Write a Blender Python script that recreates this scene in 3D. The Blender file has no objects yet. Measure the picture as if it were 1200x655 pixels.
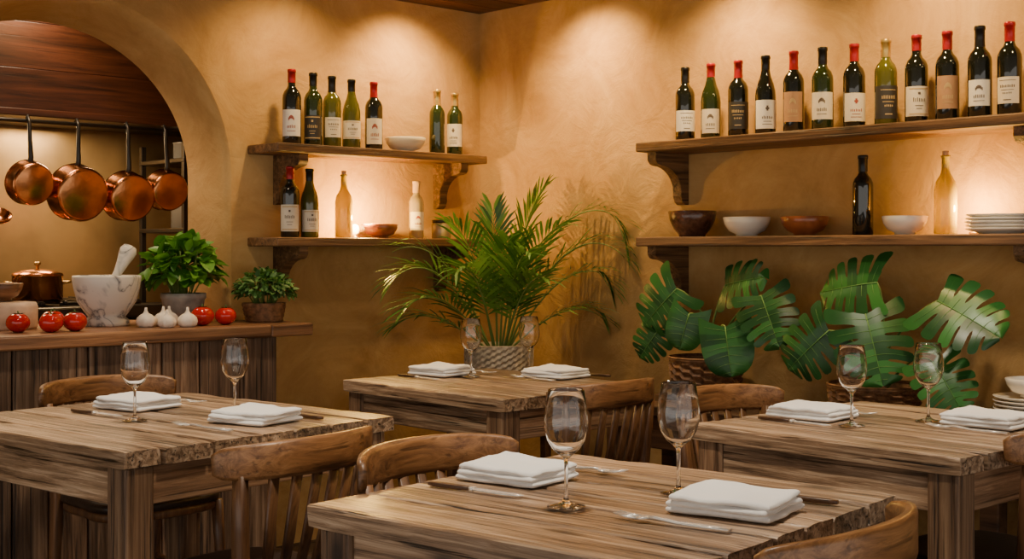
import bpy, bmesh, math, random
from mathutils import Vector, Matrix, Euler, noise
random.seed(7)
R = math.radians
scene = bpy.context.scene
TOPZ = 0.75

# ------------------------------------------------------------------ materials
def newmat(name):
    m = bpy.data.materials.new(name); m.use_nodes = True
    nt = m.node_tree; nt.nodes.clear()
    out = nt.nodes.new('ShaderNodeOutputMaterial')
    b = nt.nodes.new('ShaderNodeBsdfPrincipled')
    nt.links.new(b.outputs[0], out.inputs[0])
    return m, nt, b, out

def plain(name, col, rough=.5, metal=0, trans=0, ior=1.45, coat=0, emis=None, estr=0, var=.0, vscale=20, bump=0, bscale=60, spec=.5):
    m, nt, b, out = newmat(name)
    b.inputs['Base Color'].default_value = (*col, 1)
    b.inputs['Roughness'].default_value = rough
    b.inputs['Metallic'].default_value = metal
    b.inputs['Transmission Weight'].default_value = trans
    b.inputs['IOR'].default_value = ior
    b.inputs['Coat Weight'].default_value = coat
    b.inputs['Specular IOR Level'].default_value = spec
    if emis:
        b.inputs['Emission Color'].default_value = (*emis, 1)
        b.inputs['Emission Strength'].default_value = estr
    if var > 0 or bump > 0:
        tc = nt.nodes.new('ShaderNodeTexCoord')
        if var > 0:
            n = nt.nodes.new('ShaderNodeTexNoise'); n.inputs['Scale'].default_value = vscale; n.inputs['Detail'].default_value = 4
            nt.links.new(tc.outputs['Object'], n.inputs['Vector'])
            r = nt.nodes.new('ShaderNodeValToRGB')
            r.color_ramp.elements[0].position = .3; r.color_ramp.elements[1].position = .7
            r.color_ramp.elements[0].color = (*[c*(1-var) for c in col], 1)
            r.color_ramp.elements[1].color = (*[min(1, c*(1+var)) for c in col], 1)
            nt.links.new(n.outputs['Fac'], r.inputs[0]); nt.links.new(r.outputs[0], b.inputs['Base Color'])
        if bump > 0:
            n2 = nt.nodes.new('ShaderNodeTexNoise'); n2.inputs['Scale'].default_value = bscale; n2.inputs['Detail'].default_value = 5
            nt.links.new(tc.outputs['Object'], n2.inputs['Vector'])
            bp = nt.nodes.new('ShaderNodeBump'); bp.inputs['Strength'].default_value = bump; bp.inputs['Distance'].default_value = .01
            nt.links.new(n2.outputs['Fac'], bp.inputs['Height']); nt.links.new(bp.outputs[0], b.inputs['Normal'])
    return m

def wood(name, dark, mid, light, axis='Y', fine=34, rough=.5, crack=.5, bump=.25, islvar=.35, coat=0, lo=.36, hi=.66, knots=0, along=1.6):
    m, nt, b, out = newmat(name)
    L = nt.links; N = nt.nodes
    tc = N.new('ShaderNodeTexCoord'); geo = N.new('ShaderNodeNewGeometry')
    sc = N.new('ShaderNodeVectorMath'); sc.operation = 'SCALE'
    comb = N.new('ShaderNodeCombineXYZ')
    for i in range(3): L.new(geo.outputs['Random Per Island'], comb.inputs[i])
    L.new(comb.outputs[0], sc.inputs[0]); sc.inputs['Scale'].default_value = 13.7
    add = N.new('ShaderNodeVectorMath'); add.operation = 'ADD'
    L.new(tc.outputs['Object'], add.inputs[0]); L.new(sc.outputs[0], add.inputs[1])
    s = {'X': (along, fine, fine), 'Y': (fine, along, fine), 'Z': (fine, fine, along)}[axis]
    mp = N.new('ShaderNodeMapping'); mp.inputs['Scale'].default_value = s
    L.new(add.outputs[0], mp.inputs[0])
    n1 = N.new('ShaderNodeTexNoise'); n1.inputs['Scale'].default_value = 1; n1.inputs['Detail'].default_value = 10
    n1.inputs['Roughness'].default_value = .72; n1.inputs['Distortion'].default_value = .6
    L.new(mp.outputs[0], n1.inputs['Vector'])
    r = N.new('ShaderNodeValToRGB'); e = r.color_ramp.elements
    e[0].position = lo; e[0].color = (*dark, 1); e[1].position = hi; e[1].color = (*light, 1)
    x = e.new((lo+hi)/2); x.color = (*mid, 1)
    L.new(n1.outputs['Fac'], r.inputs[0])
    n2 = N.new('ShaderNodeTexNoise'); n2.inputs['Scale'].default_value = 5; n2.inputs['Detail'].default_value = 3
    mp2 = N.new('ShaderNodeMapping'); mp2.inputs['Scale'].default_value = tuple(.35 if q < 5 else 1.2 for q in s)
    L.new(add.outputs[0], mp2.inputs[0]); L.new(mp2.outputs[0], n2.inputs['Vector'])
    mr = N.new('ShaderNodeMapRange'); mr.inputs['From Min'].default_value = .3; mr.inputs['From Max'].default_value = .7
    mr.inputs['To Min'].default_value = .6; mr.inputs['To Max'].default_value = 1.3
    L.new(n2.outputs['Fac'], mr.inputs['Value'])
    mi = N.new('ShaderNodeMapRange'); mi.inputs['To Min'].default_value = 1-islvar; mi.inputs['To Max'].default_value = 1+islvar
    L.new(geo.outputs['Random Per Island'], mi.inputs['Value'])
    mu = N.new('ShaderNodeMath'); mu.operation = 'MULTIPLY'; L.new(mr.outputs[0], mu.inputs[0]); L.new(mi.outputs[0], mu.inputs[1])
    mp3 = N.new('ShaderNodeMapping'); mp3.inputs['Scale'].default_value = tuple(q*2.2 if q > 5 else q*1.3 for q in s)
    L.new(add.outputs[0], mp3.inputs[0])
    n3 = N.new('ShaderNodeTexNoise'); n3.inputs['Scale'].default_value = 1; n3.inputs['Detail'].default_value = 3
    L.new(mp3.outputs[0], n3.inputs['Vector'])
    cr = N.new('ShaderNodeMapRange'); cr.inputs['From Min'].default_value = .32; cr.inputs['From Max'].default_value = .40
    cr.inputs['To Min'].default_value = 1-crack; cr.inputs['To Max'].default_value = 1
    L.new(n3.outputs['Fac'], cr.inputs['Value'])
    mu2 = N.new('ShaderNodeMath'); mu2.operation = 'MULTIPLY'; L.new(mu.outputs[0], mu2.inputs[0]); L.new(cr.outputs[0], mu2.inputs[1])
    last = mu2
    if knots:
        vo = N.new('ShaderNodeTexVoronoi'); vo.inputs['Scale'].default_value = 1
        mp4 = N.new('ShaderNodeMapping'); mp4.inputs['Scale'].default_value = tuple(3.2 if q < 5 else 7.5 for q in s)
        L.new(add.outputs[0], mp4.inputs[0]); L.new(mp4.outputs[0], vo.inputs['Vector'])
        kr = N.new('ShaderNodeMapRange'); kr.inputs['From Min'].default_value = .06; kr.inputs['From Max'].default_value = .17
        kr.inputs['To Min'].default_value = .3; kr.inputs['To Max'].default_value = 1
        L.new(vo.outputs['Distance'], kr.inputs['Value'])
        mu3 = N.new('ShaderNodeMath'); mu3.operation = 'MULTIPLY'; L.new(mu2.outputs[0], mu3.inputs[0]); L.new(kr.outputs[0], mu3.inputs[1]); last = mu3
    vm = N.new('ShaderNodeVectorMath'); vm.operation = 'SCALE'
    L.new(r.outputs[0], vm.inputs[0]); L.new(last.outputs[0], vm.inputs['Scale'])
    L.new(vm.outputs[0], b.inputs['Base Color'])
    b.inputs['Roughness'].default_value = rough; b.inputs['Coat Weight'].default_value = coat; b.inputs['Coat Roughness'].default_value = .25
    ad = N.new('ShaderNodeMath'); ad.operation = 'ADD'; L.new(n1.outputs['Fac'], ad.inputs[0]); L.new(cr.outputs[0], ad.inputs[1])
    bp = N.new('ShaderNodeBump'); bp.inputs['Strength'].default_value = bump; bp.inputs['Distance'].default_value = .004
    L.new(ad.outputs[0], bp.inputs['Height']); L.new(bp.outputs[0], b.inputs['Normal'])
    return m

def plaster(name, c1, c2, c3, bump=.35):
    m, nt, b, out = newmat(name); L = nt.links; N = nt.nodes
    tc = N.new('ShaderNodeTexCoord')
    n1 = N.new('ShaderNodeTexNoise'); n1.inputs['Scale'].default_value = 2.6; n1.inputs['Detail'].default_value = 10; n1.inputs['Distortion'].default_value = 1.0
    n1.inputs['Roughness'].default_value = .7
    L.new(tc.outputs['Object'], n1.inputs['Vector'])
    r = N.new('ShaderNodeValToRGB'); e = r.color_ramp.elements
    e[0].position = .33; e[0].color = (*c1, 1); e[1].position = .66; e[1].color = (*c3, 1); x = e.new(.5); x.color = (*c2, 1)
    L.new(n1.outputs['Fac'], r.inputs[0]); L.new(r.outputs[0], b.inputs['Base Color'])
    b.inputs['Roughness'].default_value = .85; b.inputs['Specular IOR Level'].default_value = .2
    n2 = N.new('ShaderNodeTexNoise'); n2.inputs['Scale'].default_value = 6; n2.inputs['Detail'].default_value = 10; n2.inputs['Roughness'].default_value = .62; n2.inputs['Distortion'].default_value = .8
    L.new(tc.outputs['Object'], n2.inputs['Vector'])
    bp = N.new('ShaderNodeBump'); bp.inputs['Strength'].default_value = bump; bp.inputs['Distance'].default_value = .018
    L.new(n2.outputs['Fac'], bp.inputs['Height']); L.new(bp.outputs[0], b.inputs['Normal'])
    return m

def leafmat(name, a, c, rough=.4, tr=.25, scale=14, coat=0):
    m, nt, b, out = newmat(name); L = nt.links; N = nt.nodes
    tc = N.new('ShaderNodeTexCoord'); geo = N.new('ShaderNodeNewGeometry')
    n = N.new('ShaderNodeTexNoise'); n.inputs['Scale'].default_value = scale; L.new(tc.outputs['Object'], n.inputs['Vector'])
    ad = N.new('ShaderNodeMath'); ad.operation = 'ADD'; L.new(n.outputs['Fac'], ad.inputs[0]); L.new(geo.outputs['Random Per Island'], ad.inputs[1])
    r = N.new('ShaderNodeValToRGB'); r.color_ramp.elements[0].position = .4; r.color_ramp.elements[1].position = 1.0
    r.color_ramp.elements[0].color = (*a, 1); r.color_ramp.elements[1].color = (*c, 1)
    md = N.new('ShaderNodeMath'); md.operation = 'MULTIPLY'; md.inputs[1].default_value = .7
    L.new(ad.outputs[0], md.inputs[0]); L.new(md.outputs[0], r.inputs[0])
    L.new(r.outputs[0], b.inputs['Base Color']); b.inputs['Roughness'].default_value = rough; b.inputs['Coat Weight'].default_value = coat
    t = N.new('ShaderNodeBsdfTranslucent'); L.new(r.outputs[0], t.inputs[0])
    mx = N.new('ShaderNodeMixShader'); mx.inputs[0].default_value = tr
    L.new(b.outputs[0], mx.inputs[1]); L.new(t.outputs[0], mx.inputs[2]); L.new(mx.outputs[0], out.inputs[0])
    return m

M_wall = plaster('ochre_plaster', (.41, .225, .076), (.515, .30, .108), (.60, .37, .148), .6)
TW = ((.065, .036, .020), (.33, .205, .120), (.62, .45, .30))
M_table = wood('table_wood', *TW, 'Y', 58, .38, .9, .9, .30, .15, .36, .63, 1, 2.0)
M_tableleg = wood('table_leg_wood', (.065, .031, .015), (.235, .13, .068), (.41, .26, .15), 'Z', 50, .55, .8, .6, .2, knots=1)
M_tableap = wood('table_apron_wood', (.06, .029, .014), (.215, .117, .06), (.38, .23, .13), 'X', 50, .55, .8, .6, .2, knots=1)
M_shelfX = wood('shelf_wood_x', (.045, .020, .008), (.17, .082, .033), (.32, .17, .072), 'X', 50, .55, .8, .6, .2, knots=1)
M_shelfY = wood('shelf_wood_y', (.045, .020, .008), (.17, .082, .033), (.32, .17, .072), 'Y', 50, .55, .8, .6, .2, knots=1)
M_slab = wood('counter_slab_wood', (.09, .036, .014), (.27, .12, .05), (.42, .21, .092), 'X', 44, .4, .6, .5, .15, .2)
M_plank = wood('counter_plank_wood', (.07, .036, .02), (.27, .153, .086), (.50, .32, .20), 'Z', 44, .6, .85, .8, .55, knots=1)
M_chair = wood('chair_wood', (.08, .032, .012), (.205, .09, .031), (.34, .165, .064), 'X', 40, .40, .45, .25, .12, .15)
M_chairz = wood('chair_leg_wood', (.055, .022, .009), (.13, .057, .022), (.21, .10, .041), 'Z', 40, .42, .4, .2, .15, .15)
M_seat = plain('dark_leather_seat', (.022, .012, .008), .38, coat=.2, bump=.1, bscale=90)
M_ceil = wood('ceiling_wood', (.03, .012, .006), (.08, .034, .015), (.13, .06, .027), 'X', 22, .5, .4, .3, .3)
M_hood = wood('hood_wood', (.02, .006, .003), (.055, .016, .007), (.09, .028, .012), 'X', 30, .35, .4, .2, .2, .2)
M_floor = wood('floor_wood', (.02, .01, .006), (.055, .028, .015), (.09, .05, .027), 'X', 20, .5, .5, .3, .3)
M_bench = wood('bench_wood', (.03, .013, .006), (.08, .036, .016), (.14, .066, .03), 'Y', 25, .5, .5, .3, .2)
M_glass = plain('clear_glass', (1, 1, 1), 0.0, trans=1, ior=1.45)
M_steel = plain('cutlery_steel', (.86, .84, .80), .26, .65)
M_knifeh = wood('knife_handle_wood', (.03, .014, .007), (.10, .045, .02), (.18, .09, .04), 'Y', 200, .4, .3, .1, .1)
M_dsteel = plain('dark_steel', (.05, .045, .04), .35, .8)
M_back = plain('bronze_backsplash', (.40, .28, .14), .34, .75, var=.45, vscale=2.5, bump=.05, bscale=6)
M_copper = plain('hammered_copper', (.60, .24, .09), .22, 1, var=.35, vscale=12, bump=.12, bscale=35)
M_napkin = plain('white_linen', (.86, .855, .84), .85, bump=.2, bscale=500, spec=.2)
M_ceram = plain('white_ceramic', (.80, .74, .64), .25, coat=.3)
M_cream = plain('cream_ceramic', (.78, .68, .50), .4)
M_terra = plain('terracotta_bowl', (.28, .085, .03), .3, coat=.4, var=.25, vscale=20)
M_brownb = plain('brown_glazed_bowl', (.09, .036, .02), .25, coat=.5, var=.5, vscale=50, bump=.3, bscale=60)
def marble():
    m, nt, b, out = newmat('white_marble'); L = nt.links; N = nt.nodes
    tc = N.new('ShaderNodeTexCoord')
    n = N.new('ShaderNodeTexNoise'); n.inputs['Scale'].default_value = 5; n.inputs['Detail'].default_value = 4; n.inputs['Distortion'].default_value = 1.6
    L.new(tc.outputs['Object'], n.inputs['Vector'])
    r = N.new('ShaderNodeValToRGB'); e = r.color_ramp.elements
    e[0].position = .45; e[0].color = (.74, .70, .63, 1); e[1].position = .55; e[1].color = (.76, .72, .66, 1)
    x = e.new(.5); x.color = (.18, .18, .19, 1); x = e.new(.485); x.color = (.52, .51, .48, 1); x = e.new(.515); x.color = (.52, .51, .48, 1)
    L.new(n.outputs['Fac'], r.inputs[0]); L.new(r.outputs[0], b.inputs['Base Color']); b.inputs['Roughness'].default_value = .35
    return m
M_marble = marble()
M_tomato = plain('tomato_skin', (.52, .010, .005), .14, coat=.4, var=.25, vscale=12)
M_calyx = plain('tomato_calyx', (.06, .13, .02), .6)
M_garlic = plain('garlic_skin', (.78, .70, .60), .5, var=.15, vscale=40)
M_bread = plain('cheese_rind', (.66, .47, .33), .7, var=.2, vscale=15, bump=.3, bscale=30)
M_potgrey = plain('stone_pot', (.34, .32, .29), .7, var=.25, vscale=25, bump=.4)
M_wick = plain('wicker_dark', (.22, .105, .045), .6, var=.5, vscale=60)
M_wickl = plain('wicker_light', (.50, .40, .28), .7, var=.3, vscale=50)
M_soil = plain('potting_soil', (.02, .013, .008), .95, bump=.6)
M_palm = leafmat('palm_leaf', (.03, .10, .016), (.15, .31, .05), .36, .22, 6)
M_palmstem = plain('palm_stem', (.15, .23, .05), .5)
M_mon = leafmat('monstera_leaf', (.008, .055, .011), (.035, .165, .028), .36, .06, 9)
M_vein = plain('monstera_vein', (.09, .22, .05), .45)
M_basil = leafmat('basil_leaf', (.045, .17, .015), (.17, .42, .05), .38, .25, 20)
M_herb = leafmat('herb_leaf', (.035, .11, .02), (.11, .27, .06), .5, .25, 20)
M_puck = plain('lamp_brass', (.6, .4, .15), .3, 1)
M_glow = plain('lamp_frosted_globe', (1, .8, .5), .5, emis=(1, .66, .22), estr=14)
M_bulb = plain('downlight_lens', (1, .9, .7), .5, emis=(1, .75, .45), estr=12)
G_dark = plain('bottle_glass_dark', (.008, .009, .006), .05, coat=.8)
G_green = plain('bottle_glass_green', (.018, .028, .007), .05, coat=.8)
G_olive = plain('bottle_glass_olive', (.075, .075, .010), .05, coat=.8)
G_amber = leafmat('olive_oil_in_glass', (.42, .30, .006), (.60, .44, .012), .05, .5, 10, .8)
G_clear = plain('bottle_glass_tan', (.45, .36, .20), .08, trans=.35, coat=.5)
F_red = plain('foil_red', (.34, .012, .016), .3, .3)
F_black = plain('foil_black', (.012, .011, .011), .3, .3)
F_gold = plain('foil_gold', (.55, .38, .12), .3, .7)
F_cork = plain('cork', (.50, .33, .18), .8)
L_cream = plain('label_cream', (.70, .62, .49), .6, var=.06, vscale=40)
L_white = plain('label_white', (.78, .74, .67), .6, var=.04, vscale=40)
L_tan = plain('label_tan', (.40, .22, .11), .6, var=.1, vscale=40)
L_black = plain('label_black', (.035, .032, .03), .5)
L_ink = plain('label_ink', (.10, .07, .055), .6)
L_inkred = plain('label_ink_red', (.30, .05, .03), .6)
L_gold = plain('label_gold_print', (.5, .35, .15), .5)

# ------------------------------------------------------------------ mesh builder
class MB:
    def __init__(s): s.v = []; s.f = []; s.m = []; s.s = []; s.mats = []
    def mi(s, mat):
        if mat not in s.mats: s.mats.append(mat)
        return s.mats.index(mat)
    def add(s, vs, fs, mat, smooth=True, M=None):
        o = len(s.v); k = s.mi(mat)
        if M is not None: vs = [M @ Vector(p) for p in vs]
        s.v += [tuple(p) for p in vs]
        for f in fs:
            s.f.append(tuple(i+o for i in f)); s.m.append(k); s.s.append(smooth)
    def box(s, c, size, mat, bevel=.004, rot=(0, 0, 0), seg=2, M=None):
        bm = bmesh.new(); bmesh.ops.create_cube(bm, size=1)
        for v in bm.verts: v.co = Vector((v.co.x*size[0], v.co.y*size[1], v.co.z*size[2]))
        if bevel > 0:
            bmesh.ops.bevel(bm, geom=bm.edges[:], offset=min(bevel, min(size)*.45), segments=seg, affect='EDGES', profile=.5)
        bm.verts.ensure_lookup_table(); bm.verts.index_update()
        T = Matrix.Translation(c) @ Euler(rot).to_matrix().to_4x4()
        if M is not None: T = M @ T
        s.add([v.co.copy() for v in bm.verts], [[v.index for v in f.verts] for f in bm.faces], mat, False, T); bm.free()
    def plank(s, c, size, mat, seed, wear=.003, nseg=22):
        w, d, t = size; vs = []; fs = []
        sec = [(-.5, -.5), (.5, -.5), (.5, .28), (.497, .42), (.47, .5), (.25, .5), (0, .5), (-.25, .5), (-.47, .5), (-.497, .42), (-.5, .28)]
        k = len(sec)
        for i in range(nseg+1):
            y = -d/2+d*i/nseg; endf = 1 if i in (0, nseg) else 0
            for j, (a, b) in enumerate(sec):
                n1 = noise.noise(Vector((seed*3.1+a*2, y*9, b*3))); n2 = noise.noise(Vector((seed*5.7+a*4, y*22, b*5)))
                x = a*w; z = b*t
                if abs(a) > .45: x -= math.copysign(max(0, n1)*wear+max(0, n2)*wear*.6, a)
                if b > .4: z += (n1*.4+n2*.25)*wear*.25 - (wear*.8*max(0, n1) if abs(a) > .4 else 0) - wear*.12
                yy = y
                if endf: yy = y - math.copysign(.002 + max(0, n2)*wear, y) ; z *= .93; x *= .985
                vs.append((c[0]+x, c[1]+yy, c[2]+z))
        for i in range(nseg):
            for j in range(k): fs.append((i*k+j, i*k+(j+1) % k, (i+1)*k+(j+1) % k, (i+1)*k+j))
        fs.append(tuple(range(k))[::-1]); fs.append(tuple(nseg*k+j for j in range(k)))
        s.add(vs, fs, mat, False)
    def lathe(s, prof, mat, M=None, seg=24, fn=None, smooth=True, a0=0, a1=2*math.pi):
        vs = []; rings = []; full = abs(a1-a0-2*math.pi) < 1e-6
        n = seg if full else seg+1
        for (r, z) in prof:
            if r < 1e-6 and full: rings.append([len(vs)]); vs.append(Vector((0, 0, z)))
            else:
                ring = []
                for j in range(n):
                    a = a0+(a1-a0)*j/seg; rr = r
                    if fn: rr = fn(r, z, a, len(rings), j)
                    ring.append(len(vs)); vs.append(Vector((rr*math.cos(a), rr*math.sin(a), z)))
                rings.append(ring)
        fs = []
        for A, B in zip(rings[:-1], rings[1:]):
            for j in range(seg):
                k = (j+1) % seg if full else j+1
                if len(A) == 1 and len(B) == 1: continue
                if len(A) == 1: fs.append((A[0], B[k], B[j]))
                elif len(B) == 1: fs.append((A[j], A[k], B[0]))
                else: fs.append((A[j], A[k], B[k], B[j]))
        s.add(vs, fs, mat, smooth, M)
    def tube(s, pts, rad, mat, seg=8, M=None):
        pts = [Vector(p) for p in pts]; n = len(pts)
        if not isinstance(rad, (list, tuple)): rad = [rad]*n
        t0 = (pts[1]-pts[0]).normalized(); up = Vector((0, 0, 1)) if abs(t0.z) < .9 else Vector((1, 0, 0))
        nrm = (up-t0*up.dot(t0)).normalized(); vs = []; fs = []
        for i in range(n):
            t = (pts[min(i+1, n-1)]-pts[max(i-1, 0)]).normalized()
            nrm = (nrm-t*nrm.dot(t)).normalized(); bn = t.cross(nrm)
            for j in range(seg):
                a = 2*math.pi*j/seg; vs.append(pts[i]+(nrm*math.cos(a)+bn*math.sin(a))*rad[i])
        for i in range(n-1):
            for j in range(seg):
                k = (j+1) % seg; fs.append((i*seg+j, i*seg+k, (i+1)*seg+k, (i+1)*seg+j))
        fs.append(tuple(range(seg))[::-1]); fs.append(tuple((n-1)*seg+j for j in range(seg)))
        s.add(vs, fs, mat, True, M)
    def sweep(s, pts, ths, hs, mat, M=None, up=Vector((0, 0, 1))):
        pts = [Vector(p) for p in pts]; n = len(pts); vs = []; fs = []
        sh = [(-.5, -.38), (-.38, -.5), (.38, -.5), (.5, -.38), (.5, .38), (.38, .5), (-.38, .5), (-.5, .38)]
        for i in range(n):
            t = (pts[min(i+1, n-1)]-pts[max(i-1, 0)]).normalized(); sd = t.cross(up).normalized(); u2 = sd.cross(t).normalized()
            for (a, b) in sh: vs.append(pts[i]+sd*a*ths[i]+u2*b*hs[i])
        k = len(sh)
        for i in range(n-1):
            for j in range(k): fs.append((i*k+j, i*k+(j+1) % k, (i+1)*k+(j+1) % k, (i+1)*k+j))
        fs.append(tuple(range(k))[::-1]); fs.append(tuple((n-1)*k+j for j in range(k)))
        s.add(vs, fs, mat, True, M)
    def prism(s, poly, th, mat, M=None):
        n = len(poly); vs = [(p[0], -th/2, p[1]) for p in poly]+[(p[0], th/2, p[1]) for p in poly]
        fs = [tuple(range(n)), tuple(range(2*n-1, n-1, -1))]+[(i, i+n, (i+1) % n+n, (i+1) % n) for i in range(n)]
        s.add(vs, fs, mat, False, M)
    def cloth(s, w, d, t, mat, c=(0, 0, 0), rz=0, amp=.001, nx=26, ny=26, seed=0, lift=0):
        vs = []; fs = []
        T = Matrix.Translation(c) @ Matrix.Rotation(rz, 4, 'Z')
        def hgt(u, v):
            e = min((1-abs(u))*w/2, (1-abs(v))*d/2)/(t*.9); e = max(0, min(1, e)); return math.sqrt(max(0, 1-(1-e)**2))
        def mp(q): return math.copysign(1-(1-abs(q))**1.7, q)
        for side in (1, -1):
            for i in range(nx+1):
                for j in range(ny+1):
                    u = mp(-1+2*i/nx); v = mp(-1+2*j/ny)
                    h = hgt(u, v)
                    nn = noise.noise(Vector((u*1.6+seed, v*1.6, seed*1.3)))*amp + noise.noise(Vector((u*5+seed, v*5, seed*2.3)))*amp*.35
                    wav = nn+lift*(max(0, u*.6+v*.6)**2)
                    z = t/2+side*t/2*h+wav
                    k = 1-.035*(u*v)**4
                    vs.append((u*w/2*k+noise.noise(Vector((v*1.5, seed, 0)))*.005, v*d/2*k+noise.noise(Vector((u*1.5, seed, 5)))*.005, z))
        K = (nx+1)*(ny+1)
        for i in range(nx):
            for j in range(ny):
                a = i*(ny+1)+j; q = (a, a+ny+1, a+ny+2, a+1)
                fs.append(q); fs.append(tuple(x+K for x in q[::-1]))
        s.add(vs, fs, mat, True, T)
    def build(s, name, loc=(0, 0, 0), rz=0, recalc=True):
        me = bpy.data.meshes.new(name); me.from_pydata(s.v, [], s.f)
        for m in s.mats: me.materials.append(m)
        me.polygons.foreach_set('material_index', s.m); me.polygons.foreach_set('use_smooth', s.s)
        me.update()
        if recalc:
            bm = bmesh.new(); bm.from_mesh(me)
            bmesh.ops.recalc_face_normals(bm, faces=bm.faces[:]); bm.to_mesh(me); bm.free()
        ob = bpy.data.objects.new(name, me); ob.location = loc; ob.rotation_euler = (0, 0, rz)
        scene.collection.objects.link(ob); return ob

def T(x, y, z): return Matrix.Translation((x, y, z))

# ------------------------------------------------------------------ room shell
CZ = 2.31
def simplebox(name, lo, hi, mat, bevel=0):
    mb = MB(); c = [(a+b)/2 for a, b in zip(lo, hi)]; sz = [b-a for a, b in zip(lo, hi)]
    mb.box(c, sz, mat, bevel); return mb.build(name)
mb = MB()
for i in range(52):
    y = -6.6+i*.16
    mb.box((-2.9, y+.08, -.02), (7.0, .157, .04), M_floor, .002, seg=1)
mb.build('floor')
mb = MB()
for i in range(46):
    y = -6.6+i*.15
    mb.box((-3.2, y+.075, CZ+.02), (7.0, .146, .04), M_ceil, .004, seg=1)
mb.box((-3.2, -2.5, CZ+.05), (7.2, 8.6, .02), M_ceil, 0)
mb.build('ceiling')
simplebox('wall_right', (0, -6.6, 0), (.2, 0.28, CZ), M_wall)

AX, AR, AZ = -1.977, .65, 1.50
def ring(r, rz, y, n=40):
    pts = [(AX+r, y, 0)]
    for z in (.45, .9, 1.2): pts.append((AX+r, y, z))
    for i in range(n+1):
        a = math.pi*i/n; pts.append((AX+r*math.cos(a), y, AZ+rz*math.sin(a)))
    for z in (1.2, .9, .45): pts.append((AX-r, y, z))
    pts.append((AX-r, y, 0)); return pts
mb = MB()
rings = [ring(.655, .655, 0), ring(.643, .64, .008), ring(.633, .625, .03), ring(.628, .615, .07), ring(.62, .575, .28)]
k = len(rings[0]); vs = [p for r_ in rings for p in r_]; fs = []
for i in range(len(rings)-1):
    for j in range(k-1): fs.append((i*k+j, i*k+j+1, (i+1)*k+j+1, (i+1)*k+j))
mb.add(vs, fs, M_wall, True)
for ry, rg in ((0, rings[0]), (.28, rings[-1])):
    vs = []; fs = []
    arc = rg[4:-4]
    for p in arc: vs.append(p); vs.append((p[0], ry, CZ))
    for i in range(len(arc)-1): fs.append((2*i, 2*i+1, 2*i+3, 2*i+2))
    mb.add(vs, fs, M_wall, False)
    xr = rg[0][0]; xl = rg[-1][0]
    mb.add([(xr, ry, 0), (0, ry, 0), (0, ry, CZ), (xr, ry, CZ)], [(0, 1, 2, 3)], M_wall, False)
    mb.add([(-6.6, ry, 0), (xl, ry, 0), (xl, ry, CZ), (-6.6, ry, CZ)], [(0, 1, 2, 3)], M_wall, False)
mb.build('wall_left', recalc=False)

# ------------------------------------------------------------------ kitchen beyond the arch
simplebox('wall_kitchen_back', (-4.2, 1.30, 0), (0.2, 1.4, CZ), M_back)
simplebox('wall_kitchen_side', (-.45, .281, 0), (-.35, 1.30, CZ), M_back)
mb = MB()
for i in range(3): mb.box((-2.3, .70, 1.85+i*.19), (3.4, .10, .189), M_hood, .002)
mb.box((-2.3, .64, 1.765), (3.4, .03, .03), M_hood, .004)
mb.box((-2.3, 1.02, 1.78), (3.4, .52, .02), M_dsteel, 0)
mb.build('range_hood')
mb = MB(); mb.tube([(-3.3, .575, 1.725), (-.75, .575, 1.725)], .008, M_dsteel, 10)
for x in (-3.2, -2.3, -.9): mb.box((x, .60, 1.735), (.02, .05, .03), M_dsteel, .002)
mb.build('hanging_rail')

def saucepan(x, zc, r):
    mb = MB()
    d = r*.8
    Mr = Matrix.Rotation(R(2), 4, 'Z') @ Matrix.Rotation(R(-90+10), 4, 'X')
    prof = [(0, 0), (r*.84, 0), (r*.92, .004), (r*.965, .014), (r, d), (r*1.03, d+.003), (r*1.0, d+.004), (r*.96, d), (r*.93, .02), (0, .012)]
    M0 = Mr
    mb.lathe(prof, M_copper, M0, 40)
    rim = M0 @ Vector((0, 0, d)); topdir = M0.to_3x3() @ Vector((0, 1, 0))
    if topdir.z < 0: topdir = -topdir
    base = rim+topdir*r*.95
    hook = Vector((0, .575-.50, 1.725-zc+.005))
    mb.tube([base-topdir*.02+Vector((0, -.012, 0)), base+Vector((0, -.022, .015)), base*.5+hook*.5+Vector((0, -.02, 0)), hook+Vector((0, -.022, -.01)), hook+Vector((0, -.006, .016)), hook+Vector((0, .013, .008))],
            [.013, .011, .009, .008, .005, .004], M_dsteel, 8)
    for sx in (-1, 1): mb.lathe([(0, 0), (.006, 0), (.005, .004), (0, .005)], M_puck, T(*(base-topdir*.03+Vector((sx*.012, -.012, 0)))) @ Matrix.Rotation(R(90), 4, 'X'), 8)
    return mb.build('copper_saucepan', (x, .50, zc))
saucepan(-1.905, 1.468, .088); saucepan(-1.70, 1.432, .115); saucepan(-1.482, 1.425, .104); saucepan(-1.31, 1.458, .088)
mb = MB()
mb.lathe([(0, 0), (.03, .004), (.045, .02), (.047, .035), (.044, .034), (.03, .012), (0, .006)], M_copper, T(0, -.02, -.40) @ Matrix.Rotation(R(35), 4, 'X'), 20)
mb.tube([(0, 0, -.36), (0, .0, -.2), (0, -.012, -.02), (0, -.006, .014), (0, .012, .008)], [.005, .004, .005, .004, .003], M_copper, 8)
mb.build('copper_ladle', (-2.03, .575, 1.725))

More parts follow.
